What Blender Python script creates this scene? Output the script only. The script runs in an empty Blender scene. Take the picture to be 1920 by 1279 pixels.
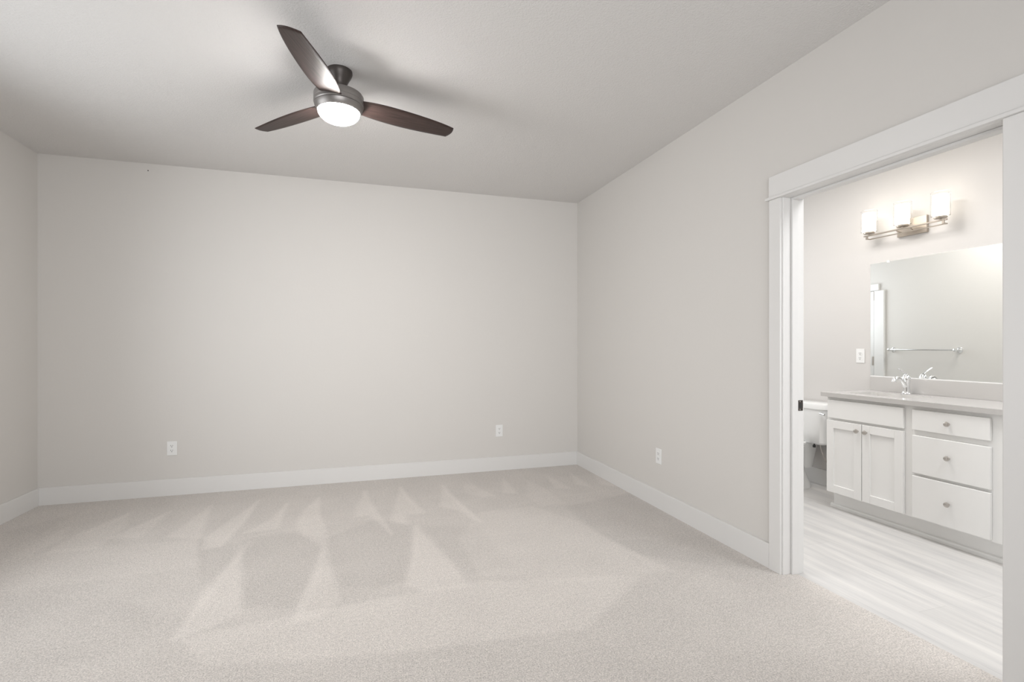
import bpy, bmesh, math, random
import numpy as np
from mathutils import Vector, Matrix
C = bpy.context.scene.collection
scene = bpy.context.scene
PI = math.pi

# ------------------------------------------------------------------ camera
YAW = 0.3005186
cam_data = bpy.data.cameras.new('camera')
cam = bpy.data.objects.new('camera', cam_data); C.objects.link(cam)
cam.location = (0, 0, 1.24)
cam.rotation_euler = (PI / 2, 0, -YAW)
cam_data.sensor_fit = 'HORIZONTAL'; cam_data.sensor_width = 36.0
cam_data.lens = 934.25 / 1920 * 36.0
cam_data.shift_y = 9.48 / 1920
cam_data.clip_start = 0.02; cam_data.clip_end = 200
scene.camera = cam

# ------------------------------------------------------------------ exposure, world, daylight
scene.view_settings.view_transform = 'Standard'
scene.view_settings.look = 'None'
scene.view_settings.gamma = 1.0
scene.view_settings.use_curve_mapping = False
scene.view_settings.exposure = 0.10

world = bpy.data.worlds.new('world'); scene.world = world
world.use_nodes = True
bg = world.node_tree.nodes['Background']
bg.inputs['Color'].default_value = (0.80, 0.90, 1.0, 1)
bg.inputs['Strength'].default_value = 0.7

def area_light(name, loc, rot, sx, sy, power, col, spread=180):
    l = bpy.data.lights.new(name, 'AREA'); l.shape = 'RECTANGLE'
    l.size = sx; l.size_y = sy; l.energy = power; l.color = col; l.spread = math.radians(spread)
    o = bpy.data.objects.new(name, l); C.objects.link(o)
    o.location = loc; o.rotation_euler = rot
    return o
# windows: one in the left wall, one behind the camera; three unseen fills added to brighten the bathroom
area_light('daylight_left_window', (-2.33, 2.6, 1.45), (0, -PI / 2, 0), 1.45, 1.6, 23, (0.95, 0.975, 1.0), 150)
area_light('daylight_front_window', (0.4, -1.55, 1.45), (PI / 2, 0, 0), 2.6, 1.6, 35, (0.98, 0.985, 1.0), 105)
area_light('bathroom_ceiling_fill', (2.9, 2.8, 2.72), (0, 0, 0), 0.7, 0.7, 21, (1.0, 0.97, 0.94))  # added fill under the ceiling, no fixture modelled
area_light('bathroom_entry_fill', (3.0, 0.9, 2.72), (0, 0, 0), 0.7, 0.7, 30, (0.96, 0.98, 1.0))  # second added overhead fill, brightens the vanity front and floor
area_light('bathroom_end_fill', (3.0, 4.72, 1.75), (-PI / 2, 0, 0), 1.0, 1.0, 13, (0.94, 0.97, 1.0))  # added fill from the far end, behind it an invented window

# ------------------------------------------------------------------ helpers
def prep(bm):
    bmesh.ops.recalc_face_normals(bm, faces=bm.faces[:]); return bm

def root_loc(p):
    while p.parent: p = p.parent
    return p.location.copy()

def obj(name, bm, mat, parent=None, bevel=0, smooth=False, seg=2):
    prep(bm)
    if parent is not None:
        bmesh.ops.translate(bm, verts=bm.verts[:], vec=-root_loc(parent))
    me = bpy.data.meshes.new(name); bm.to_mesh(me); bm.free()
    o = bpy.data.objects.new(name, me); C.objects.link(o)
    me.materials.append(mat)
    if parent is not None: o.parent = parent
    if smooth:
        for p in me.polygons: p.use_smooth = True
        try: me.set_sharp_from_angle(angle=math.radians(35))
        except Exception: pass
    if bevel:
        b = o.modifiers.new('bevel', 'BEVEL'); b.width = bevel; b.segments = seg
        b.limit_method = 'ANGLE'; b.angle_limit = math.radians(40)
    return o

def thing(name, label, cat, loc, group=None):
    o = bpy.data.objects.new(name, None); C.objects.link(o)
    o.location = loc; o.empty_display_size = 0.1
    o['label'] = label; o['category'] = cat
    if group: o['group'] = group
    return o

def struct(name, bm=None, mat=None, bevel=0, loc=(0, 0, 0)):
    if bm is None:
        o = bpy.data.objects.new(name, None); C.objects.link(o); o.location = loc
    else:
        o = obj(name, bm, mat, None, bevel)
    o['kind'] = 'structure'
    return o

def box(x0, x1, y0, y1, z0, z1, bm=None):
    bm = bm or bmesh.new()
    m = Matrix.Translation(((x0 + x1) / 2, (y0 + y1) / 2, (z0 + z1) / 2)) @ Matrix.Diagonal((abs(x1 - x0), abs(y1 - y0), abs(z1 - z0), 1))
    bmesh.ops.create_cube(bm, size=1, matrix=m)
    return bm

def rings(rs, bm=None, cap=True):
    """rs: list of closed rings (equal vertex counts) -> skinned surface"""
    bm = bm or bmesh.new()
    R = [[bm.verts.new(p) for p in r] for r in rs]
    n = len(R[0])
    for a, b in zip(R, R[1:]):
        for i in range(n):
            bm.faces.new((a[i], a[(i + 1) % n], b[(i + 1) % n], b[i]))
    if cap:
        bm.faces.new(R[0][::-1]); bm.faces.new(R[-1])
    return bm

def lathe(prof, c, axis='z', n=48, bm=None, cap=True):
    """prof: (radius, height) along axis from c"""
    rs = []
    for r, h in prof:
        ring = []
        for i in range(n):
            a = 2 * PI * i / n; u, v = max(r, 1e-4) * math.cos(a), max(r, 1e-4) * math.sin(a)
            if axis == 'z': p = (c[0] + u, c[1] + v, c[2] + h)
            elif axis == 'x': p = (c[0] + h, c[1] + u, c[2] + v)
            else: p = (c[0] + u, c[1] + h, c[2] + v)
            ring.append(p)
        rs.append(ring)
    return rings(rs, bm, cap)

def tube(pts, rad, n=16, bm=None, flat=1.0):
    pts = [Vector(p) for p in pts]
    if not hasattr(rad, '__len__'): rad = [rad] * len(pts)
    rs = []; up = Vector((0, 0, 1))
    for i, p in enumerate(pts):
        d = (pts[min(i + 1, len(pts) - 1)] - pts[max(i - 1, 0)]).normalized()
        u = d.cross(up)
        if u.length < 1e-3: u = d.cross(Vector((0, 1, 0)))
        u.normalize(); v = d.cross(u).normalized()
        rs.append([p + (u * math.cos(2 * PI * k / n) + v * flat * math.sin(2 * PI * k / n)) * rad[i] for k in range(n)])
    return rings(rs, bm)

def sell(cx, cy, rx, ry, z, e=2.0, n=48, front=None):
    """super-ellipse ring; e=2 ellipse, larger = squarer"""
    out = []
    for i in range(n):
        a = 2 * PI * i / n; c, s = math.cos(a), math.sin(a)
        out.append((cx + rx * math.copysign(abs(c) ** (2 / e), c), cy + ry * math.copysign(abs(s) ** (2 / e), s), z))
    return out

def prism(poly, axis, a0, a1, bm=None):
    """extrude a 2-D outline along an axis; poly coords are the two other axes in xyz order"""
    def P(p, t):
        if axis == 'x': return (t, p[0], p[1])
        if axis == 'y': return (p[0], t, p[1])
        return (p[0], p[1], t)
    return rings([[P(p, a0) for p in poly], [P(p, a1) for p in poly]], bm)

# ------------------------------------------------------------------ materials
def new_mat(name):
    m = bpy.data.materials.new(name); m.use_nodes = True
    return m, m.node_tree.nodes, m.node_tree.links, m.node_tree.nodes['Principled BSDF']

def mat(name, col, rough=0.5, metal=0.0, bump=0.0, bscale=200, bdist=0.001, emit=None, estr=0, spec=None, coat=0):
    m, N, L, b = new_mat(name)
    b.inputs['Base Color'].default_value = (*col, 1); b.inputs['Roughness'].default_value = rough
    b.inputs['Metallic'].default_value = metal
    if spec is not None: b.inputs['Specular IOR Level'].default_value = spec
    if coat: b.inputs['Coat Weight'].default_value = coat
    if emit: b.inputs['Emission Color'].default_value = (*emit, 1); b.inputs['Emission Strength'].default_value = estr
    tc = N.new('ShaderNodeTexCoord'); nz = N.new('ShaderNodeTexNoise')
    L.new(tc.outputs['Object'], nz.inputs['Vector']); nz.inputs['Scale'].default_value = bscale
    nz.inputs['Detail'].default_value = 4
    if bump:
        bp = N.new('ShaderNodeBump'); bp.inputs['Strength'].default_value = bump; bp.inputs['Distance'].default_value = bdist
        L.new(nz.outputs['Fac'], bp.inputs['Height']); L.new(bp.outputs['Normal'], b.inputs['Normal'])
    else:
        mr = N.new('ShaderNodeMapRange'); mr.inputs['To Min'].default_value = max(0, rough - 0.03); mr.inputs['To Max'].default_value = rough + 0.03
        L.new(nz.outputs['Fac'], mr.inputs['Value']); L.new(mr.outputs['Result'], b.inputs['Roughness'])
    return m

M = {}
M['wall'] = mat('greige_wall_paint', (0.66, 0.638, 0.61), 0.75, bump=0.25, bscale=55, bdist=0.0015)
M['bathwall'] = mat('bathroom_wall_paint', (0.63, 0.61, 0.59), 0.7, bump=0.2, bscale=55, bdist=0.0015)
M['trim'] = mat('white_trim_paint', (0.735, 0.725, 0.71), 0.38)
M['white'] = mat('white_cabinet_paint', (0.87, 0.865, 0.85), 0.35)
M['plastic'] = mat('white_plastic', (0.82, 0.82, 0.81), 0.3)
M['slot'] = mat('dark_slot', (0.03, 0.03, 0.03), 0.6)
M['porcelain'] = mat('white_porcelain', (0.86, 0.86, 0.85), 0.1, coat=0.4)
M['chrome'] = mat('polished_chrome', (0.86, 0.87, 0.88), 0.09, 1.0)
M['nickel'] = mat('brushed_nickel', (0.55, 0.52, 0.49), 0.3, 1.0)
M['warmnickel'] = mat('satin_nickel_fixture', (0.50, 0.45, 0.395), 0.35, 1.0)
M['bronze'] = mat('dark_bronze', (0.075, 0.065, 0.06), 0.42, 0.6)
M['housing'] = mat('brushed_gunmetal_fan_body', (0.26, 0.245, 0.235), 0.4, 0.7)
M['quartz'] = mat('pale_grey_quartz', (0.54, 0.525, 0.51), 0.2, coat=0.3)
M['mirror'] = mat('silvered_mirror', (0.93, 0.95, 0.94), 0.0, 1.0)
M['bowl'] = mat('lit_frosted_glass_bowl', (0.9, 0.9, 0.9), 0.4, emit=(1.0, 0.975, 0.945), estr=160)
M['shade'] = mat('lit_white_glass_shade', (0.9, 0.9, 0.88), 0.3, emit=(1.0, 0.92, 0.80), estr=2.3)
# mirror must stay perfectly smooth
mb = M['mirror'].node_tree
for l in list(mb.links):
    if l.to_socket.name == 'Roughness': mb.links.remove(l)
mb.nodes['Principled BSDF'].inputs['Roughness'].default_value = 0.005

def glass(name, col=(1, 1, 1), rough=0.0):
    m, N, L, b = new_mat(name)
    b.inputs['Base Color'].default_value = (*col, 1); b.inputs['Transmission Weight'].default_value = 1
    b.inputs['Roughness'].default_value = rough; b.inputs['IOR'].default_value = 1.03
    return m
M['glass'] = glass('clear_glass')

def ceiling_mat():
    m, N, L, b = new_mat('knockdown_ceiling')
    b.inputs['Base Color'].default_value = (0.70, 0.685, 0.67, 1); b.inputs['Roughness'].default_value = 0.85
    tc = N.new('ShaderNodeTexCoord')
    v = N.new('ShaderNodeTexNoise'); v.inputs['Scale'].default_value = 105; v.inputs['Detail'].default_value = 3; v.inputs['Distortion'].default_value = 0.6
    r = N.new('ShaderNodeValToRGB'); r.color_ramp.elements[0].position = 0.34; r.color_ramp.elements[1].position = 0.68
    n2 = N.new('ShaderNodeTexNoise'); n2.inputs['Scale'].default_value = 160
    mx = N.new('ShaderNodeMath'); mx.operation = 'MULTIPLY_ADD'; mx.inputs[1].default_value = 0.25
    bp = N.new('ShaderNodeBump'); bp.inputs['Strength'].default_value = 0.55; bp.inputs['Distance'].default_value = 0.0020
    L.new(tc.outputs['Object'], v.inputs['Vector']); L.new(tc.outputs['Object'], n2.inputs['Vector'])
    L.new(v.outputs['Fac'], r.inputs['Fac']); L.new(n2.outputs['Fac'], mx.inputs[0]); L.new(r.outputs['Color'], mx.inputs[2])
    L.new(mx.outputs[0], bp.inputs['Height']); L.new(bp.outputs['Normal'], b.inputs['Normal'])
    return m
M['ceiling'] = ceiling_mat()

def carpet_mat():
    m, N, L, b = new_mat('cut_pile_carpet')
    b.inputs['Roughness'].default_value = 0.95; b.inputs['Specular IOR Level'].default_value = 0.1
    b.inputs['Sheen Weight'].default_value = 0.25; b.inputs['Sheen Roughness'].default_value = 0.6
    tc = N.new('ShaderNodeTexCoord')
    f = N.new('ShaderNodeTexNoise'); f.inputs['Scale'].default_value = 170; f.inputs['Detail'].default_value = 3; f.inputs['Roughness'].default_value = 0.7
    g = N.new('ShaderNodeTexNoise'); g.inputs['Scale'].default_value = 55; g.inputs['Detail'].default_value = 2
    h = N.new('ShaderNodeTexNoise'); h.inputs['Scale'].default_value = 3.2; h.inputs['Detail'].default_value = 5; h.inputs['Roughness'].default_value = 0.65
    for n in (f, g, h): L.new(tc.outputs['Object'], n.inputs['Vector'])
    at = N.new('ShaderNodeAttribute'); at.attribute_name = 'pile'
    # value = 1 + a*(f-.5) + b*(g-.5) + c*(h-.5) + pile
    def madd(x, k, add):
        n = N.new('ShaderNodeMath'); n.operation = 'MULTIPLY_ADD'; n.inputs[1].default_value = k
        L.new(x, n.inputs[0])
        if isinstance(add, float): n.inputs[2].default_value = add
        else: L.new(add, n.inputs[2])
        return n.outputs[0]
    v = madd(f.outputs['Fac'], 2.0, 1.0 - 1.0 - 0.20 - 0.11)
    v = madd(g.outputs['Fac'], 0.40, v)
    v = madd(h.outputs['Fac'], 0.22, v)
    v = madd(at.outputs['Fac'], 1.0, v)
    cm = N.new('ShaderNodeMix'); cm.data_type = 'RGBA'; cm.blend_type = 'MULTIPLY'; cm.inputs[0].default_value = 1
    cm.inputs[6].default_value = (0.595, 0.553, 0.517, 1)
    cb = N.new('ShaderNodeCombineColor')
    for i in range(3): L.new(v, cb.inputs[i])
    L.new(cb.outputs[0], cm.inputs[7]); L.new(cm.outputs[2], b.inputs['Base Color'])
    bp = N.new('ShaderNodeBump'); bp.inputs['Strength'].default_value = 0.7; bp.inputs['Distance'].default_value = 0.006
    L.new(f.outputs['Fac'], bp.inputs['Height']); L.new(bp.outputs['Normal'], b.inputs['Normal'])
    return m
M['carpet'] = carpet_mat()

def plank_mat():
    m, N, L, b = new_mat('pale_grey_vinyl_plank')
    b.inputs['Roughness'].default_value = 0.38
    tc = N.new('ShaderNodeTexCoord')
    mp = N.new('ShaderNodeMapping'); mp.inputs['Rotation'].default_value = (0, 0, PI / 2)
    br = N.new('ShaderNodeTexBrick'); br.offset = 0.37; br.inputs['Scale'].default_value = 1
    br.inputs['Brick Width'].default_value = 1.22; br.inputs['Row Height'].default_value = 0.18; br.inputs['Mortar Size'].default_value = 0.0012
    br.inputs['Color1'].default_value = (0.66, 0.65, 0.64, 1); br.inputs['Color2'].default_value = (0.635, 0.625, 0.615, 1)
    br.inputs['Mortar'].default_value = (0.55, 0.54, 0.53, 1); br.inputs['Bias'].default_value = 0
    L.new(tc.outputs['Object'], mp.inputs['Vector']); L.new(mp.outputs['Vector'], br.inputs['Vector'])
    m2 = N.new('ShaderNodeMapping'); m2.inputs['Scale'].default_value = (9, .8, 1)
    n = N.new('ShaderNodeTexNoise'); n.inputs['Scale'].default_value = 1.6; n.inputs['Detail'].default_value = 6; n.inputs['Roughness'].default_value = 0.6
    L.new(tc.outputs['Object'], m2.inputs['Vector']); L.new(m2.outputs['Vector'], n.inputs['Vector'])
    r = N.new('ShaderNodeValToRGB'); r.color_ramp.elements[0].position = 0.3; r.color_ramp.elements[1].position = 0.7
    r.color_ramp.elements[0].color = (0.80, 0.80, 0.81, 1); r.color_ramp.elements[1].color = (1.12, 1.11, 1.09, 1)
    L.new(n.outputs['Fac'], r.inputs['Fac'])
    mx = N.new('ShaderNodeMix'); mx.data_type = 'RGBA'; mx.blend_type = 'MULTIPLY'; mx.inputs[0].default_value = 1
    L.new(br.outputs['Color'], mx.inputs[6]); L.new(r.outputs['Color'], mx.inputs[7]); L.new(mx.outputs[2], b.inputs['Base Color'])
    return m
M['plank'] = plank_mat()

def blade_mat():
    m, N, L, b = new_mat('dark_walnut_blade')
    b.inputs['Roughness'].default_value = 0.48; b.inputs['Specular IOR Level'].default_value = 0.35
    tc = N.new('ShaderNodeTexCoord'); mp = N.new('ShaderNodeMapping'); mp.inputs['Scale'].default_value = (2.5, 45, 1)
    at = N.new('ShaderNodeUVMap'); n = N.new('ShaderNodeTexNoise'); n.inputs['Scale'].default_value = 3; n.inputs['Detail'].default_value = 5
    L.new(at.outputs['UV'], mp.inputs['Vector']); L.new(mp.outputs['Vector'], n.inputs['Vector'])
    r = N.new('ShaderNodeValToRGB')
    r.color_ramp.elements[0].position = 0.3; r.color_ramp.elements[1].position = 0.75
    r.color_ramp.elements[0].color = (0.022, 0.013, 0.011, 1); r.color_ramp.elements[1].color = (0.068, 0.042, 0.036, 1)
    L.new(n.outputs['Fac'], r.inputs['Fac']); L.new(r.outputs['Color'], b.inputs['Base Color'])
    return m
M['blade'] = blade_mat()

# ------------------------------------------------------------------ dimensions (metres)
XL, XR, YB, YF, H = -2.379, 2.2065, 4.796, -1.65, 2.74      # bedroom
BX0, BX1, BYF, BYB = 2.335, 4.0, -0.35, 4.796               # bathroom
DY0, DY1, DZ = 1.183, 2.143, 2.047                          # doorway between jamb faces

# ------------------------------------------------------------------ bedroom shell
LIGHT_MARKS = [(0.5, [(-1.89, 4.16), (-1.93, 3.91), (-1.95, 3.67), (-1.85, 3.67), (-1.81, 3.92)]),
    (0.6, [(-1.62, 4.4), (-1.76, 4.0), (-1.79, 3.66), (-1.52, 3.66), (-1.53, 4.09)]),
    (0.7, [(-1.34, 4.35), (-1.43, 4.11), (-1.54, 3.84), (-1.35, 3.78), (-1.33, 4.07)]),
    (0.9, [(-1.09, 4.39), (-1.15, 3.96), (-1.19, 3.75), (-0.98, 3.66), (-1.03, 4.04)]),
    (1.0, [(-0.76, 4.43), (-0.87, 3.95), (-0.94, 3.67), (-0.9, 3.46), (-0.81, 3.48), (-0.76, 3.96)]),
    (0.9, [(-0.53, 4.28), (-0.6, 3.91), (-0.72, 3.68), (-0.52, 3.7), (-0.53, 4.0)]),
    (1.0, [(-0.3, 4.36), (-0.39, 4.08), (-0.41, 3.79), (-0.37, 3.57), (-0.22, 3.32), (-0.21, 3.57), (-0.28, 3.93)]),
    (0.9, [(0.06, 4.46), (-0.01, 4.03), (-0.02, 3.78), (0.07, 3.8), (0.16, 3.56), (0.22, 3.37), (0.15, 3.75), (0.09, 4.07)]),
    (0.9, [(0.36, 4.48), (0.27, 3.95), (0.23, 3.65), (0.33, 3.51), (0.34, 3.73), (0.47, 3.72), (0.41, 4.11)]),
    (0.9, [(0.72, 4.42), (0.61, 3.84), (0.73, 3.7), (0.78, 3.48), (0.83, 3.43), (0.8, 3.75), (0.75, 4.08)]),
    (0.6, [(0.93, 4.45), (0.86, 4.13), (0.98, 3.98), (1.09, 3.98), (1.0, 4.25)]),
    (0.8, [(1.3, 4.49), (1.17, 4.03), (1.29, 3.98), (1.3, 4.21)]),
    (0.5, [(1.49, 4.37), (1.35, 3.9), (1.34, 3.62), (1.56, 3.61), (1.56, 4.08)]),
    (0.8, [(1.73, 4.45), (1.65, 4.05), (1.78, 3.96), (1.76, 4.19)]),
    (0.8, [(1.99, 4.52), (1.87, 4.1), (1.96, 3.97), (1.98, 4.22)]),
    (0.8, [(2.23, 4.56), (2.08, 4.04), (2.18, 3.93), (2.21, 4.24)]),
    (0.85, [(-0.69, 3.46), (-0.69, 3.28), (-0.75, 2.86), (-0.74, 2.43), (-0.66, 2.47), (-0.51, 2.58), (-0.58, 2.99)]),
    (0.7, [(-0.2, 3.48), (-0.21, 3.09), (-0.25, 2.65), (-0.29, 2.42), (-0.16, 2.42), (-0.08, 2.6), (-0.15, 3.0)]),
    (0.9, [(0.38, 3.49), (0.32, 3.0), (0.24, 2.62), (0.33, 2.53), (0.55, 2.52), (0.52, 2.79), (0.44, 3.22)]),
    (0.35, [(-1.98, 3.64), (-1.71, 3.71), (-1.34, 3.68), (-0.99, 3.66), (-0.84, 3.21), (-1.16, 3.17), (-1.72, 3.16)]),
    (0.75, [(-0.73, 2.43), (-0.26, 2.5), (0.62, 2.56), (1.46, 2.36), (0.96, 1.99), (0.06, 2.07), (-0.57, 2.2)]),
    (0.5, [(0.87, 3.63), (1.3, 3.63), (1.5, 3.2), (1.58, 2.69), (1.66, 2.37), (1.15, 2.39), (0.63, 2.62), (0.62, 3.17)])]
DARK_MARKS = [(0.6, [(-0.96, 3.64), (-0.69, 3.48), (-0.66, 3.16), (-0.7, 2.88), (-0.85, 3.21)]),
    (0.8, [(-0.71, 3.58), (-0.52, 2.63), (-0.3, 2.56), (-0.2, 3.01), (-0.21, 3.43), (-0.37, 3.59)]),
    (0.7, [(-0.2, 3.42), (0.11, 3.69), (0.37, 3.5), (0.25, 2.67), (0.08, 2.64), (-0.08, 2.71), (-0.17, 3.08)]),
    (0.5, [(0.42, 3.48), (0.8, 3.31), (0.83, 2.69), (0.55, 2.64), (0.46, 3.22)]),
    (0.9, [(1.53, 3.55), (2.19, 3.72), (2.16, 2.69), (2.13, 2.25), (1.9, 2.36), (1.6, 2.6), (1.52, 2.99)]),
    (0.5, [(-1.08, 2.69), (-1.06, 2.85), (-0.9, 2.7), (-0.9, 2.59)]),
    (0.5, [(1.55, 2.83), (1.74, 2.82), (2.16, 2.21), (1.91, 2.16), (1.67, 2.43)]),
    (0.5, [(-2.26, 4.16), (-1.98, 4.51), (-2.0, 3.98), (-2.03, 3.73)]),
    (0.35, [(-1.69, 3.1), (-1.18, 2.94), (-0.8, 2.67), (-0.96, 2.38), (-1.3, 2.39)])]
STROKES = [(0.9, [(0.071, 4.458), (0.124, 4.0), (0.228, 3.371), (0.205, 3.366), (0.085, 3.994), (0.047, 4.456)]),
    (0.9, [(-0.29, 4.365), (-0.256, 3.926), (-0.19, 3.54), (-0.214, 3.535), (-0.295, 3.921), (-0.314, 4.363)]),
    (0.7, [(0.391, 3.491), (0.342, 2.999), (0.252, 2.612), (0.229, 2.617), (0.303, 3.005), (0.367, 3.493)]),
    (0.9, [(-0.637, 3.514), (-0.683, 2.876), (-0.731, 2.43), (-0.755, 2.432), (-0.722, 2.879), (-0.661, 3.516)]),
    (0.8, [(-0.183, 3.476), (-0.201, 2.881), (-0.251, 2.477), (-0.275, 2.48), (-0.241, 2.884), (-0.207, 3.477)]),
    (0.9, [(0.369, 4.484), (0.419, 4.076), (0.49, 3.729), (0.467, 3.724), (0.38, 4.069), (0.345, 4.482)]),
    (0.9, [(0.736, 4.423), (0.778, 3.864), (0.844, 3.408), (0.82, 3.404), (0.738, 3.86), (0.712, 4.421)]),
    (0.8, [(-0.744, 4.43), (-0.757, 3.849), (-0.804, 3.46), (-0.828, 3.462), (-0.797, 3.851), (-0.768, 4.431)]),
    (0.7, [(-0.52, 4.276), (-0.518, 4.005), (-0.501, 3.696), (-0.525, 3.694), (-0.558, 4.004), (-0.544, 4.276)]),
    (0.5, [(-1.079, 4.396), (-1.017, 4.045), (-0.967, 3.665), (-0.991, 3.661), (-1.057, 4.038), (-1.103, 4.392)]),
    (0.6, [(-1.605, 4.399), (-1.62, 4.189), (-1.711, 3.984), (-1.734, 3.993), (-1.659, 4.199), (-1.628, 4.402)]),
    (0.5, [(-1.328, 4.35), (-1.363, 4.143), (-1.441, 3.981), (-1.463, 3.99), (-1.401, 4.154), (-1.352, 4.355)]),
    (0.5, [(-1.876, 4.16), (-1.895, 4.024), (-1.948, 3.89), (-1.971, 3.898), (-1.933, 4.034), (-1.9, 4.165)]),
    (0.5, [(1.035, 4.932), (0.989, 4.438), (1.084, 3.986), (1.061, 3.981), (0.949, 4.436), (1.011, 4.934)]),
    (0.5, [(-0.711, 3.59), (-0.518, 3.674), (-0.251, 3.706), (0.107, 3.733), (0.109, 3.709), (-0.246, 3.666), (-0.509, 3.635), (-0.703, 3.567)]),
    (-0.7, [(-0.953, 3.643), (-0.845, 3.298), (-0.755, 2.96), (-0.778, 2.953), (-0.883, 3.286), (-0.976, 3.636)]),
    (-0.5, [(-0.652, 3.391), (-0.57, 3.0), (-0.503, 2.607), (-0.526, 2.602), (-0.609, 2.993), (-0.675, 3.387)]),
    (0.35, [(0.231, 3.604), (0.857, 3.591), (1.402, 3.824), (2.155, 3.852), (2.156, 3.828), (1.41, 3.785), (0.864, 3.552), (0.23, 3.58)]),
    (0.6, [(1.583, 2.863), (1.798, 2.833), (1.795, 2.81), (1.579, 2.839)]),
    (0.5, [(1.484, 2.135), (1.879, 2.308), (1.888, 2.286), (1.494, 2.114)]),
    (-0.4, [(1.555, 2.623), (1.552, 2.153), (1.528, 2.153), (1.531, 2.623)])]

def soft_mask(X, Y, poly, soft):
    n = len(poly); inside = np.zeros(X.shape, bool); dist = np.full(X.shape, 1e9)
    for i in range(n):
        x0, y0 = poly[i]; x1, y1 = poly[(i + 1) % n]
        dx, dy = x1 - x0, y1 - y0; L2 = dx * dx + dy * dy + 1e-12
        t = np.clip(((X - x0) * dx + (Y - y0) * dy) / L2, 0, 1)
        dist = np.minimum(dist, np.hypot(X - x0 - t * dx, Y - y0 - t * dy))
        cr = ((y0 > Y) != (y1 > Y)) & (X < dx * (Y - y0) / (dy if abs(dy) > 1e-12 else 1e-12) + x0)
        inside ^= cr
    sd = np.where(inside, dist, -dist)
    return np.clip(sd / soft + 0.5, 0, 1)

def build_carpet():
    """cut-pile carpet: fine sheet with a brushed-pile pattern left by the vacuum cleaner"""
    step = 0.0135
    nx = int((XR - XL) / step) + 1; ny = int((YB - YF) / step) + 1
    xs = np.linspace(XL, XR, nx); ys = np.linspace(YF, YB, ny)
    X, Y = np.meshgrid(xs, ys)
    pile = np.zeros(X.shape)
    for s, poly in DARK_MARKS:
        pile -= 0.10 * s * soft_mask(X, Y, poly, 0.05)
    for s, poly in LIGHT_MARKS:
        pile += 0.14 * s * soft_mask(X, Y, poly, 0.04)
    for s, poly in STROKES:
        pile += 0.085 * s * soft_mask(X, Y, poly, 0.03)
    verts = np.stack([X.ravel(), Y.ravel(), np.zeros(X.size)], 1)
    faces = [(j * nx + i, j * nx + i + 1, (j + 1) * nx + i + 1, (j + 1) * nx + i) for j in range(ny - 1) for i in range(nx - 1)]
    v = verts.tolist(); p = pile.ravel().tolist()
    # tongue of carpet running into the doorway
    b = len(v)
    for q in ((XR, DY0 + .0), (2.285, DY0), (2.285, DY1), (XR, DY1)):
        v.append((q[0], q[1], 0)); p.append(0.02)
    faces.append((b, b + 1, b + 2, b + 3))
    # underside edge so the carpet has thickness
    b2 = len(v)
    for q in ((2.285, DY0, 0), (2.285, DY1, 0), (2.290, DY1, -0.012), (2.290, DY0, -0.012)):
        v.append(q); p.append(0)
    faces.append((b2, b2 + 1, b2 + 2, b2 + 3))
    me = bpy.data.meshes.new('floor'); me.from_pydata(v, [], faces)
    a = me.attributes.new('pile', 'FLOAT', 'POINT'); a.data.foreach_set('value', p)
    me.materials.append(M['carpet'])
    o = bpy.data.objects.new('floor', me); C.objects.link(o); o['kind'] = 'structure'
    return o
build_carpet()
struct('floor', box(BX0 - 0.05, BX1 + .1, BYF - .1, BYB + .1, -0.06, -0.010), M['plank'])
struct('ceiling', box(XL - .1, XR + .02, YF - .1, YB + .1, H, H + .1), M['ceiling'])
struct('ceiling', box(XR + .02, BX1 + .1, BYF - .1, BYB + .1, H, H + .1), M['ceiling'])

def wall_with_hole(x0, x1, y0, y1, hole):
    """axis-aligned wall slab with one rectangular opening; hole = (a0,a1,z0,z1) along the wall's long axis"""
    bm = bmesh.new(); a0, a1, z0, z1 = hole
    if x1 - x0 > y1 - y0:
        box(x0, a0, y0, y1, -.06, H, bm); box(a1, x1, y0, y1, -.06, H, bm)
        if z0 > 0: box(a0, a1, y0, y1, -.06, z0, bm)
        box(a0, a1, y0, y1, z1, H, bm)
    else:
        box(x0, x1, y0, a0, -.06, H, bm); box(x0, x1, a1, y1, -.06, H, bm)
        if z0 > 0: box(x0, x1, a0, a1, -.06, z0, bm)
        box(x0, x1, a0, a1, z1, H, bm)
    return bm
struct('wall_back', box(XL - .15, XR, YB, YB + .12, -.06, H), M['wall'])
struct('wall_left', wall_with_hole(XL - .15, XL, YF, YB, (1.7, 3.5, 0.7, 2.2)), M['wall'])
struct('wall_front', wall_with_hole(XL - .15, XR, YF - .15, YF, (-1.0, 1.8, 0.6, 2.25)), M['wall'])
struct('wall_right', wall_with_hole(XR, BX0, YF - .15, BYB + .12, (DY0 - .02, DY1 + .02, 0, DZ + .02)), M['wall'])
struct('wall_bathroom_right', box(BX1, BX1 + .12, BYF, BYB, -.06, H), M['bathwall'])
struct('wall_bathroom_back', wall_with_hole(BX0, BX1 + .12, BYB, BYB + .12, (2.5, 3.5, 1.25, 2.25)), M['bathwall'])
struct('wall_bathroom_front', box(BX0, BX1 + .12, BYF - .12, BYF, -.06, H), M['bathwall'])

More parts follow.
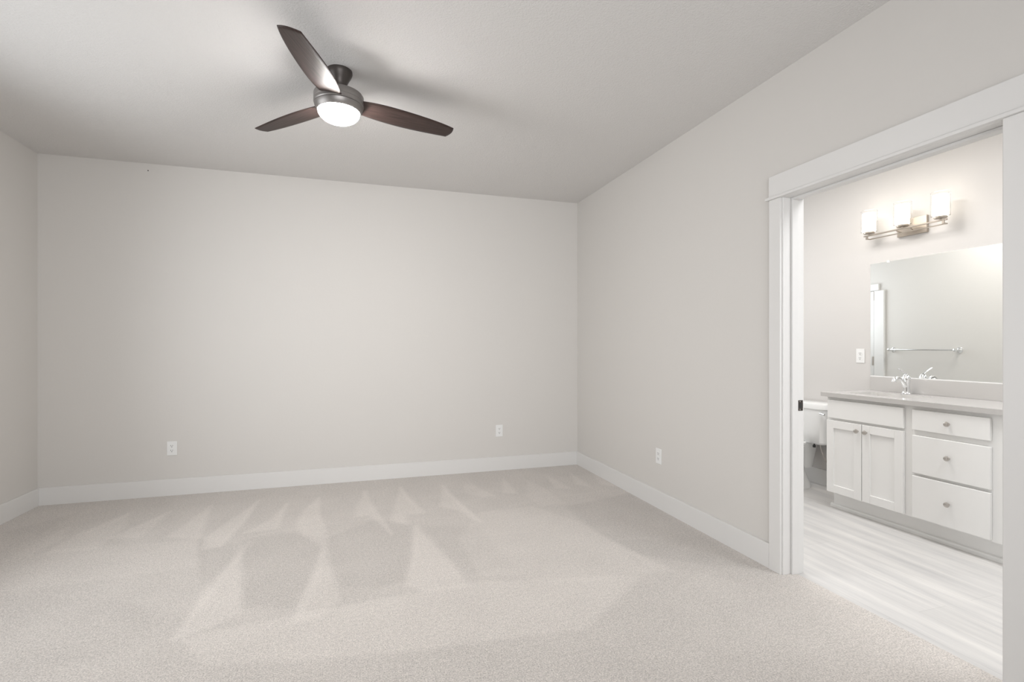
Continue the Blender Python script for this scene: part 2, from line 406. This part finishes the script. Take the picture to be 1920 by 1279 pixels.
def window(n, axis, w, a0, a1, z0, z1, mid):
    """white vinyl window filling an opening; w = wall plane coordinate of the frame's centre"""
    r = struct('window_%d' % n, loc=(w, (a0 + a1) / 2, z0) if axis == 'y' else ((a0 + a1) / 2, w, z0))
    def bar(bm, p0, p1, q0, q1, d=.03):
        return box(w - d, w + d, p0, p1, q0, q1, bm) if axis == 'y' else box(p0, p1, w - d, w + d, q0, q1, bm)
    bm = bmesh.new(); t = .05
    bar(bm, a0, a1, z0, z0 + t); bar(bm, a0, a1, z1 - t, z1); bar(bm, a0, a0 + t, z0 + t, z1 - t); bar(bm, a1 - t, a1, z0 + t, z1 - t)
    if mid: bar(bm, (a0 + a1) / 2 - .025, (a0 + a1) / 2 + .025, z0 + t, z1 - t)
    obj('window_frame', bm, M['trim'], r)
    obj('pane', bar(bmesh.new(), a0 + t, a1 - t, z0 + t, z1 - t, .003), M['glass'], r)
window(1, 'y', XL - .09, 1.7, 3.5, .7, 2.2, True)
window(2, 'x', YF - .09, -1.0, 1.8, .6, 2.25, True)
window(3, 'x', BYB + .06, 2.5, 3.5, 1.25, 2.25, False)  # unseen window put in the end wall for the added bathroom fill

# baseboards: flat 136 mm boards with a softened top edge
BH, BT = 0.136, 0.015
struct('baseboard_back', box(XL, XR, YB - BT, YB, -.005, BH), M['trim'], .003)
struct('baseboard_left', box(XL, XL + BT, YF, YB - BT, -.005, BH), M['trim'], .003)
struct('baseboard_right', box(XR - BT, XR, 2.229, YB - BT, -.005, BH), M['trim'], .003)
struct('baseboard_right', box(XR - BT, XR, YF, 1.095, -.005, BH), M['trim'], .003)
struct('baseboard_front', box(XL + BT, XR - BT, YF, YF + BT, -.005, BH), M['trim'], .003)
struct('baseboard_bathroom', box(BX1 - BT, BX1, 2.99, BYB, -.010, BH - .005), M['trim'], .003)
struct('baseboard_bathroom', box(BX0, BX0 + BT, 2.24, 4.09, -.010, BH - .005), M['trim'], .003)

# ------------------------------------------------------------------ doorway to the bathroom
d1 = struct('door_1', loc=(XR, (DY0 + DY1) / 2, 0))
CW = 0.077
obj('casing', box(XR - .018, XR, DY1 + .008, DY1 + .008 + CW, -.004, 2.048), M['trim'], d1, .002)
obj('casing', box(XR - .018, XR, DY0 - .008 - CW, DY0 - .008, -.004, 2.048), M['trim'], d1, .002)
obj('fillet', box(XR - .030, XR, DY0 - .112, DY1 + .104, 2.048, 2.064), M['trim'], d1, .004, seg=3)
obj('head_casing', box(XR - .020, XR, DY0 - .085, DY1 + .085, 2.064, 2.178), M['trim'], d1, .002)
bm = box(XR - .004, BX0, DY1, DY1 + .019, -.010, DZ); box(XR - .004, BX0, DY0 - .019, DY0, -.010, DZ, bm)
box(XR - .004, BX0, DY0 - .019, DY1 + .019, DZ, DZ + .019, bm)
obj('jamb', bm, M['trim'], d1, .0015)
bm = box(2.252, 2.293, DY1 - .013, DY1, -.010, DZ); box(2.252, 2.293, DY0, DY0 + .013, -.010, DZ, bm)
box(2.252, 2.293, DY0 + .013, DY1 - .013, DZ - .013, DZ, bm)
obj('door_stop', bm, M['trim'], d1, .003)
# bathroom-side casing
obj('casing', box(BX0, BX0 + .018, DY1 + .008, DY1 + .008 + CW, -.010, 2.055), M['trim'], d1, .002)
obj('casing', box(BX0, BX0 + .018, DY0 - .008 - CW, DY0 - .008, -.010, 2.055), M['trim'], d1, .002)
obj('head_casing', box(BX0, BX0 + .020, DY0 - .085, DY1 + .085, 2.055, 2.17), M['trim'], d1, .002)
# dark strike plate in the far jamb, its lip wrapped round the rear edge
bm = box(2.296, 2.3365, DY1 - .0022, DY1 + .0005, .885, .943)
box(2.335, 2.3375, DY1 - .002, DY1 + .006, .897, .931, bm)
sp = obj('strike_plate', bm, M['bronze'], d1, .001); sp['label'] = 'dark bronze strike plate'
bm = box(2.309, 2.325, DY1 - .0028, DY1 - .0020, .902, .926); obj('latch_hole', bm, M['slot'], sp)
for z in (.892, .936):
    obj('screw', lathe([(.0001, -.0034), (.0028, -.0032), (.0034, -.0022)], (2.316, DY1, z), 'y', 12), M['nickel'], sp)

# closed linen-closet door on the bathroom side of the same wall (seen in the mirror)
d2 = struct('door_2', loc=(BX0, 4.5, 0))
obj('casing', box(BX0, BX0 + .026, 4.098, 4.208, -.010, 1.868), M['trim'], d2, .002)
obj('head_casing', box(BX0, BX0 + .022, 4.160, BYB, 1.872, 1.945), M['trim'], d2, .002)
leaf = obj('door_leaf', box(BX0, BX0 + .016, 4.216, BYB - .003, -.006, 1.862), M['trim'], d2, .002)
for z in (1.76, 1.02, .22):
    bm = lathe([(.0065, 0), (.0065, .10)], (BX0 + .024, 4.212, z), 'z', 14)
    box(BX0 + .015, BX0 + .018, 4.214, 4.238, z, z + .10, bm)
    obj('hinge', bm, M['nickel'], leaf, smooth=True)

# ------------------------------------------------------------------ wall outlets
def outlet(label, loc, rz, source=None):
    """duplex outlet modelled facing -Y at the origin, then turned to its wall"""
    r = bpy.data.objects.new('wall_outlet', None); C.objects.link(r); r.empty_display_size = .05
    r['label'] = label; r['category'] = 'outlet'; r['group'] = 'white duplex wall outlets'
    if source is None:
        w, h = .0365, .0585
        obj('cover_plate', box(-w, w, -.005, 0, -h, h), M['plastic'], r, .0025)
        for s in (1, -1):
            zc = s * .0198
            rc = obj('receptacle', rings([[(x, -.005, z + zc) for x, _, z in [(p[0], 0, p[1]) for p in [(q[0], q[1]) for q in sell(0, 0, .0165, .0142, 0, 3.2, 32)]]],
                                          [(p[0], -.0068, p[1] + zc) for p in sell(0, 0, .0165, .0142, 0, 3.2, 32)]]), M['plastic'], r)
            bm = box(-.0078, -.0052, -.0073, -.0066, zc - .0015, zc + .0085)
            box(.0052, .0078, -.0073, -.0066, zc - .0005, zc + .0075, bm)
            lathe([(.0030, -.0073), (.0030, -.0066)], (0, 0, zc - .0078), 'y', 16, bm)
            obj('slot', bm, M['slot'], rc)
        obj('screw', lathe([(.0028, -.0062), (.0028, -.005)], (0, 0, 0), 'y', 14), M['plastic'], r)
    else:
        for ch in source.children:
            c = ch.copy(); C.objects.link(c); c.parent = r
            for g in ch.children:
                k = g.copy(); C.objects.link(k); k.parent = c
    r.location = loc; r.rotation_euler = (0, 0, rz)
    return r
o1 = outlet('white duplex outlet low on the long wall, nearer the left corner', (-1.474, YB, .390), 0)
outlet('white duplex outlet low on the long wall, close to the right corner', (1.352, YB, .394), 0, o1)
outlet('white duplex outlet low on the wall between the room corner and the doorway', (XR, 3.315, .396), -PI / 2, o1)
outlet('white duplex outlet in the bathroom, left of the mirror', (BX1, 3.103, 1.158), -PI / 2, o1)

nb = lathe([(.0045, 0), (.0045, -.0015), (.0018, -.002), (.0018, -.006)], (-1.644, YB, 2.682), 'y', 16)
nail = obj('nail', nb, M['slot']); nail['label'] = 'tiny black nail high on the long wall, just under the ceiling'; nail['category'] = 'nail'

# ------------------------------------------------------------------ ceiling fan
FX, FY = -0.097, 2.875
fan = thing('ceiling_fan', 'dark three-blade ceiling fan with a lit white glass bowl', 'ceiling fan', (FX, FY, H))
obj('canopy', lathe([(.067, 0), (.068, -.012), (.062, -.028), (.052, -.046), (.043, -.064), (.038, -.080), (.038, -.094), (.044, -.100), (.045, -.130)][::-1], (FX + .003, FY, H)), M['bronze'], fan, smooth=True)
obj('motor_housing', lathe([(.112, -.192), (.126, -.190), (.1300, -.185), (.1300, -.170), (.1286, -.1685), (.1300, -.167), (.1300, -.138), (.126, -.131), (.108, -.127), (.05, -.125)], (FX, FY, H), n=72), M['housing'], fan, smooth=True)
obj('trim_ring', lathe([(.100, -.226), (.111, -.225), (.116, -.220), (.126, -.198), (.127, -.193), (.112, -.192)], (FX, FY, H), n=72), M['housing'], fan, smooth=True)
bl = [(.1085, -.216), (.109, -.223)] + [(.109 * math.cos(t), -.224 - .060 * math.sin(t)) for t in np.linspace(0.05, PI / 2, 12)]
bowl = obj('light_bowl', lathe(bl[::-1], (FX, FY, H), n=64), M['bowl'], fan, smooth=True)
bowl['label'] = 'glowing white glass bowl'

A = [(.11, -.050), (.15, -.055), (.22, -.056), (.30, -.049), (.37, -.041), (.45, -.029), (.52, -.014), (.57, -.006), (.65, .020), (.677, .028)]
B = [(.11, .062), (.15, .072), (.265, .097), (.36, .108), (.48, .114), (.585, .1165), (.655, .116)]
PA = np.polyfit([p[0] for p in A], [p[1] for p in A], 4); PB = np.polyfit([p[0] for p in B], [p[1] for p in B], 4)
def interp(tab, r): return float(np.polyval(PA if tab is A else PB, r))
def make_blade(ang):
    """one blade: lens-shaped plan, 6 mm ply, pitched 10.9 degrees, with grain UVs"""
    pitch = 0.1886; bm = bmesh.new(); uv = bm.loops.layers.uv.new('UVMap')
    nu, nv = 40, 10; grid = {}
    er = Vector((math.cos(ang), math.sin(ang), 0)); en = Vector((-er.y, er.x, 0)); cc = Vector((FX, FY, 2.567))
    for side in (0, 1):
        for i in range(nu + 1):
            for j in range(nv + 1):
                t = i / nu; s = j / nv
                ra = .105 + t * (.664 - .105); rb = .105 + t * (.643 - .105)
                na, nb_ = interp(A, ra), interp(B, rb)
                r = ra + (rb - ra) * s; n = na + (nb_ - na) * s
                # gently rounded tip edge
                r += 0.012 * math.sin(PI * s) * t ** 6
                edge = min(1, min(s, 1 - s, (1 - t) * 3 + .001) * 14)
                th = .0015 + .0022 * math.sqrt(edge)
                p = cc + er * r + en * n + Vector((0, 0, -n * math.tan(pitch) + (th if side else -th)))
                grid[side, i, j] = (bm.verts.new(p), (r, n))
    def quad(*k):
        f = bm.faces.new([grid[q][0] for q in k])
        for lp, q in zip(f.loops, k): lp[uv].uv = grid[q][1]
        f.smooth = True
    for i in range(nu):
        for j in range(nv):
            quad((0, i, j), (0, i, j + 1), (0, i + 1, j + 1), (0, i + 1, j))
            quad((1, i, j), (1, i + 1, j), (1, i + 1, j + 1), (1, i, j + 1))
    for i in range(nu):
        quad((0, i, 0), (0, i + 1, 0), (1, i + 1, 0), (1, i, 0)); quad((0, i, nv), (1, i, nv), (1, i + 1, nv), (0, i + 1, nv))
    for j in range(nv):
        quad((0, 0, j), (1, 0, j), (1, 0, j + 1), (0, 0, j + 1)); quad((0, nu, j), (0, nu, j + 1), (1, nu, j + 1), (1, nu, j))
    return obj('blade', bm, M['blade'], fan)
for k in range(3): make_blade(math.radians(8.5 + 120 * k))

# ------------------------------------------------------------------ vanity
VX, VS = 3.492, 3.472          # face-frame plane, door-front plane
VY1, VY0 = 2.975, 1.245        # left and right ends of the run
van = thing('vanity_cabinet', 'white shaker vanity cabinet standing under the bathroom counter', 'cabinet', (3.74, 2.1, -.01))
bm = box(VX, BX1 - .004, VY0, VY1, .112, .8505)
obj('carcass', bm, M['white'], van, .002)
obj('toe_kick', box(3.548, BX1 - .004, VY0 + .01, VY1 - .008, -.010, .113), M['white'], van)
obj('shoe_moulding', prism([(3.531, -.010), (3.531, .008), (3.536, .016), (3.548, .019), (3.548, -.010)], 'y', VY0 + .01, VY1 + .010), M['white'], van)
def knob(y, z, parent):
    pr = [(.0001, -.029), (.008, -.0285), (.0145, -.025), (.0160, -.020), (.0145, -.0155), (.008, -.0125), (.0055, -.010), (.0055, -.003), (.008, -.001), (.008, 0)]
    return obj('knob', lathe(pr, (VS, y, z), 'x', 28), M['nickel'], parent, smooth=True)
def slab(name, y0, y1, z0, z1): return obj(name, box(VS, VX, y0, y1, z0, z1), M['white'], van, .003)
def shaker(y0, y1, z0, z1, kx):
    st = .058
    bm = box(VS, VX, y0, y0 + st, z0, z1); box(VS, VX, y1 - st, y1, z0, z1, bm)
    box(VS, VX, y0 + st, y1 - st, z0, z0 + st, bm); box(VS, VX, y0 + st, y1 - st, z1 - st, z1, bm)
    d = obj('door', bm, M['white'], van, .0015)
    obj('panel', box(VS + .010, VX, y0 + st, y1 - st, z0 + st, z1 - st), M['white'], d)
    knob(kx, .621, d)
slab('false_drawer_front', 2.400, 2.960, .690, .828)
shaker(2.689, 2.967, .121, .672, 2.716); shaker(2.400, 2.684, .121, .672, 2.652)
for z0, z1, kz in ((.693, .825, .759), (.412, .658, .548), (.122, .394, .264)):
    d = slab('drawer', 1.922, 2.345, z0, z1); knob(2.133, kz, d)
slab('false_drawer_front', 1.282, 1.842, .690, .828)
shaker(1.565, 1.842, .121, .672, 1.592); shaker(1.282, 1.560, .121, .672, 1.533)

# counter with a rectangular basin opening and an upstand
SX0, SX1, SY0, SY1 = 3.585, 3.850, 2.455, 2.885
ctr = thing('countertop', 'pale grey quartz counter on top of the vanity', 'countertop', (3.73, 2.1, .8505))
def rrect(x0, x1, y0, y1, r, z, n=8):
    out = []
    for cx, cy, a in ((x1 - r, y1 - r, 0), (x0 + r, y1 - r, PI / 2), (x0 + r, y0 + r, PI), (x1 - r, y0 + r, 1.5 * PI)):
        for k in range(n + 1):
            t = a + PI / 2 * k / n; out.append((cx + r * math.cos(t), cy + r * math.sin(t), z))
    return out
def plate_with_hole(x0, x1, y0, y1, hole, z0, z1):
    bm = bmesh.new(); n = len(hole) // 4
    corners = [(x1, y1), (x0, y1), (x0, y0), (x1, y0)]
    N = len(hole)
    outer = []
    for i in range(N):     # project each hole vertex to the outer rectangle by corner group
        g = i // n; cx, cy = corners[g]; k = i % n; h = hole[i]
        if k == n // 2: outer.append((cx, cy))
        elif (k < n // 2) == (g % 2 == 0): outer.append((cx, h[1]))
        else: outer.append((h[0], cy))
    T = [[bm.verts.new((p[0], p[1], z)) for p in ring] for ring, z in ((outer, z1), (hole, z1), (hole, z0), (outer, z0))]
    for a, b in ((0, 1), (1, 2), (2, 3), (3, 0)):
        for i in range(N):
            j = (i + 1) % N
            try: bm.faces.new((T[a][i], T[a][j], T[b][j], T[b][i]))
            except ValueError: pass
    bmesh.ops.remove_doubles(bm, verts=bm.verts[:], dist=1e-6)
    return bm
hole = rrect(SX0, SX1, SY0, SY1, .035, 0)
obj('slab', plate_with_hole(3.457, BX1, VY0 - .02, 3.006, hole, .8505, .882), M['quartz'], ctr)
obj('backsplash', box(BX1 - .020, BX1, VY0 - .02, 3.006, .882, .992), M['quartz'], ctr, .0015)

snk = thing('sink', 'white undermount basin set into the vanity counter behind the faucet spout', 'sink', (3.717, 2.67, .70))
prof = [(0, .8503, .016), (0, .8503, -.001), (.0, .835, .004), (.006, .78, .004), (.02, .735, .006), (.05, .718, .02), (.09, .714, .03)]
R = []
for ins, z, ex in prof:
    e = ex if ins == 0 else -ins
    R.append(rrect(SX0 - e, SX1 + e, SY0 - e, SY1 + e, .035 + (e if e > 0 else 0), z))
R.append(rrect(SX0 - .016, SX1 + .016, SY0 - .016, SY1 + .016, .05, .8503))
basin = rings(R[1:-1], None, cap=False)
cen = [basin.verts.new((3.717, 2.67, .712))]; basin.verts.ensure_lookup_table()
last = [v for v in basin.verts if abs(v.co.z - .714) < 1e-5]
for i in range(len(last)): basin.faces.new((last[i], last[(i + 1) % len(last)], cen[0]))
bo = obj('basin', basin, M['porcelain'], snk, smooth=True)
sm = bo.modifiers.new('shell', 'SOLIDIFY'); sm.thickness = .008; sm.offset = -1
obj('drain', lathe([(.001, .0025), (.016, .003), (.022, .0), (.022, -.012)], (3.717, 2.67, .716), 'z', 24), M['chrome'], snk, smooth=True)

fct = thing('faucet', 'chrome single-lever faucet standing on the vanity counter', 'faucet', (3.905, 2.675, .882))
fx, fy, fz = 3.905, 2.675, .882
obj('body', lathe([(.031, 0), (.031, .005), (.027, .010), (.0245, .022), (.0235, .055), (.0245, .085), (.0265, .104), (.0275, .114), (.0255, .122), (.0215, .130), (.0185, .139), (.010, .147)], (fx, fy, fz), 'z', 32), M['chrome'], fct, smooth=True)
sp_pts = [(fx - .004, fy, fz + .052), (fx - .026, fy, fz + .078), (fx - .052, fy, fz + .104), (fx - .080, fy, fz + .120), (fx - .104, fy, fz + .122), (fx - .122, fy, fz + .110), (fx - .127, fy, fz + .094)]
obj('spout', tube(sp_pts, [.018, .0155, .0135, .0125, .013, .0155, .0165], 20), M['chrome'], fct, smooth=True)
lv = [(fx, fy, fz + .148), (fx - .014, fy, fz + .158), (fx - .044, fy, fz + .172), (fx - .074, fy, fz + .186), (fx - .090, fy, fz + .192)]
obj('lever', tube(lv, [.0075, .0065, .0072, .0095, .0070], 16, flat=.6), M['chrome'], fct, smooth=True)

# ------------------------------------------------------------------ mirror
mir = thing('wall_mirror', 'large frameless mirror on the bathroom wall above the counter', 'mirror', (BX1, 2.15, .995))
obj('mirror_pane', box(BX1 - .006, BX1 - .0005, VY0, 3.014, .995, 1.907), M['mirror'], mir)
for y in (2.872, 1.40):
    bm = box(BX1 - .010, BX1, y - .010, y + .010, 1.897, 1.916)
    cl = obj('clip', bm, M['plastic'], mir, .002)
obj('channel', box(BX1 - .009, BX1, VY0, 3.014, .9925, 1.001), M['plastic'], mir)

# ------------------------------------------------------------------ vanity light
LX, LY = 3.885, 2.690
vl = thing('vanity_light', 'brushed nickel three-light bar with glass shades above the mirror', 'wall light', (BX1, LY, 2.08))
obj('backplate', box(BX1 - .022, BX1, LY - .105, LY + .105, 2.077, 2.203), M['warmnickel'], vl, .002)
obj('bar', box(LX - .007, LX + .007, LY - .295, LY + .295, 2.112, 2.122), M['warmnickel'], vl, .001)
bm = box(LX + .030, LX + .038, LY - .272, LY + .272, 2.090, 2.097)
for s in (-1, 1):
    box(LX - .005, LX + .038, LY + s * .272 - .004, LY + s * .272 + .004, 2.090, 2.097, bm)
    box(LX - .005, LX + .004, LY + s * .272 - .007, LY + s * .272 + .007, 2.090, 2.116, bm)
obj('lower_rod', bm, M['warmnickel'], vl)
for s in (-1, 1):
    obj('arm', tube([(BX1 - .022, LY + s * .035, 2.105), (BX1 - .06, LY + s * .040, 2.098), (LX + .02, LY + s * .048, 2.108), (LX, LY + s * .050, 2.116)], .004, 12), M['warmnickel'], vl, smooth=True)
for k in (-1, 0, 1):
    y = LY + k * .254
    cup = obj('lamp_holder', lathe([(.007, 2.118), (.007, 2.128), (.036, 2.131), (.038, 2.136), (.038, 2.143), (.034, 2.145)], (LX, y, 0), 'z', 32), M['warmnickel'], vl, smooth=True)
    sh = obj('glass_shade', lathe([(.030, 2.146), (.0435, 2.148), (.0435, 2.295), (.0405, 2.296), (.0405, 2.151), (.030, 2.150)], (LX, y, 0), 'z', 48, cap=False), M['shade'], vl, smooth=True)
    sh['label'] = 'glowing white glass cylinder'
    obj('outer_glass', lathe([(.0540, 2.146), (.0545, 2.148), (.0545, 2.312), (.0525, 2.312), (.0525, 2.149), (.0440, 2.146)], (LX, y, 0), 'z', 48, cap=False), M['glass'], sh, smooth=True)

# ------------------------------------------------------------------ toilet
TY = 3.512
toi = thing('toilet', 'white toilet beside the vanity, its tank against the bathroom wall', 'toilet', (3.6, TY, -.01))
obj('tank', rings([sell(3.885, TY, .082, .215, .385, 5), sell(3.883, TY, .090, .228, .40, 5), sell(3.880, TY, .098, .240, .66, 5), sell(3.880, TY, .100, .243, .688, 5)]), M['porcelain'], toi, smooth=True)
obj('tank_lid', rings([sell(3.880, TY, .102, .248, .688, 5), sell(3.880, TY, .108, .256, .694, 5), sell(3.880, TY, .109, .257, .728, 5), sell(3.880, TY, .104, .251, .741, 5), sell(3.880, TY, .085, .23, .746, 5)]), M['porcelain'], toi, smooth=True)
bm = lathe([(.013, 0), (.013, -.008), (.009, -.014), (.006, -.02)], (3.782, 3.283, .665), 'x', 20)
tube([(3.764, 3.283, .665), (3.760, 3.262, .664), (3.758, 3.232, .660)], [.006, .006, .008], 12, bm)
obj('flush_lever', bm, M['chrome'], toi, smooth=True)
def egg(cx, L0, L1, w, z, n=48):   # elongated bowl outline, nose towards -x
    out = []
    for i in range(n):
        a = 2 * PI * i / n; c, s = math.cos(a), math.sin(a)
        ec, es = (.55, .6) if c > 0 else (.9, .85)
        out.append((cx + (L1 if c > 0 else L0) * math.copysign(abs(c) ** ec, c), TY + w * math.copysign(abs(s) ** es, s), z))
    return out
bm = rings([egg(3.62, .19, .24, .115, -.010), egg(3.62, .185, .235, .108, .03), egg(3.62, .16, .20, .085, .12), egg(3.60, .18, .18, .095, .21), egg(3.55, .24, .16, .140, .29), egg(3.53, .27, .19, .170, .35), egg(3.53, .275, .20, .175, .371)])
sell_foot = rings([sell(3.835, TY, .085, .055, .16, 2.5), sell(3.84, TY, .10, .065, .28, 3), sell(3.83, TY, .11, .085, .383, 4)], bm)
bw = obj('bowl', bm, M['porcelain'], toi, smooth=True)
bw.data.set_sharp_from_angle(angle=math.radians(80))
obj('seat', rings([egg(3.53, .275, .20, .182, .372), egg(3.53, .283, .205, .188, .377), egg(3.53, .283, .205, .188, .388), egg(3.53, .278, .20, .184, .392)]), M['plastic'], toi, smooth=True)
obj('seat_lid', rings([egg(3.53, .278, .205, .184, .3925), egg(3.53, .284, .21, .189, .398), egg(3.53, .282, .21, .187, .410), egg(3.53, .26, .19, .172, .416)]), M['plastic'], toi, smooth=True)
for s in (-1, 1):
    obj('seat_hinge', lathe([(.012, 0), (.012, .022)], (3.752, TY + s * .075, .392), 'z', 16), M['plastic'], toi, smooth=True)
obj('tank_bolt', lathe([(.012, 0), (.012, .020), (.006, .020), (.006, .03)], (3.80, TY - .145, .358), 'z', 14), M['slot'], toi, smooth=True)
obj('supply_hose', tube([(3.87, TY - .14, .386), (3.872, TY - .150, .33), (3.90, TY - .165, .25), (3.94, TY - .16, .20), (3.96, TY - .15, .18), (3.998, TY - .15, .18)], .006, 12), M['nickel'], toi, smooth=True)
obj('floor_bolt_cap', lathe([(.014, 0), (.014, .006), (.009, .016), (.001, .019)], (3.66, TY - .125, -.010), 'z', 18), M['plastic'], toi, smooth=True)

# ------------------------------------------------------------------ towel bar on the doorway wall (seen in the mirror)
tb = thing('towel_bar', 'chrome towel bar on the bathroom wall, seen reflected in the mirror', 'towel bar', (BX0, 3.69, 1.20))
for y in (3.375, 4.010):
    obj('post', lathe([(.029, 0), (.029, .005), (.022, .011), (.011, .017), (.010, .045), (.016, .052), (.018, .065), (.014, .076), (.004, .080)], (BX0, y, 1.20), 'x', 28), M['chrome'], tb, smooth=True)
obj('rod', tube([(BX0 + .063, 3.375, 1.20), (BX0 + .063, 4.010, 1.20)], .008, 16), M['chrome'], tb, smooth=True)
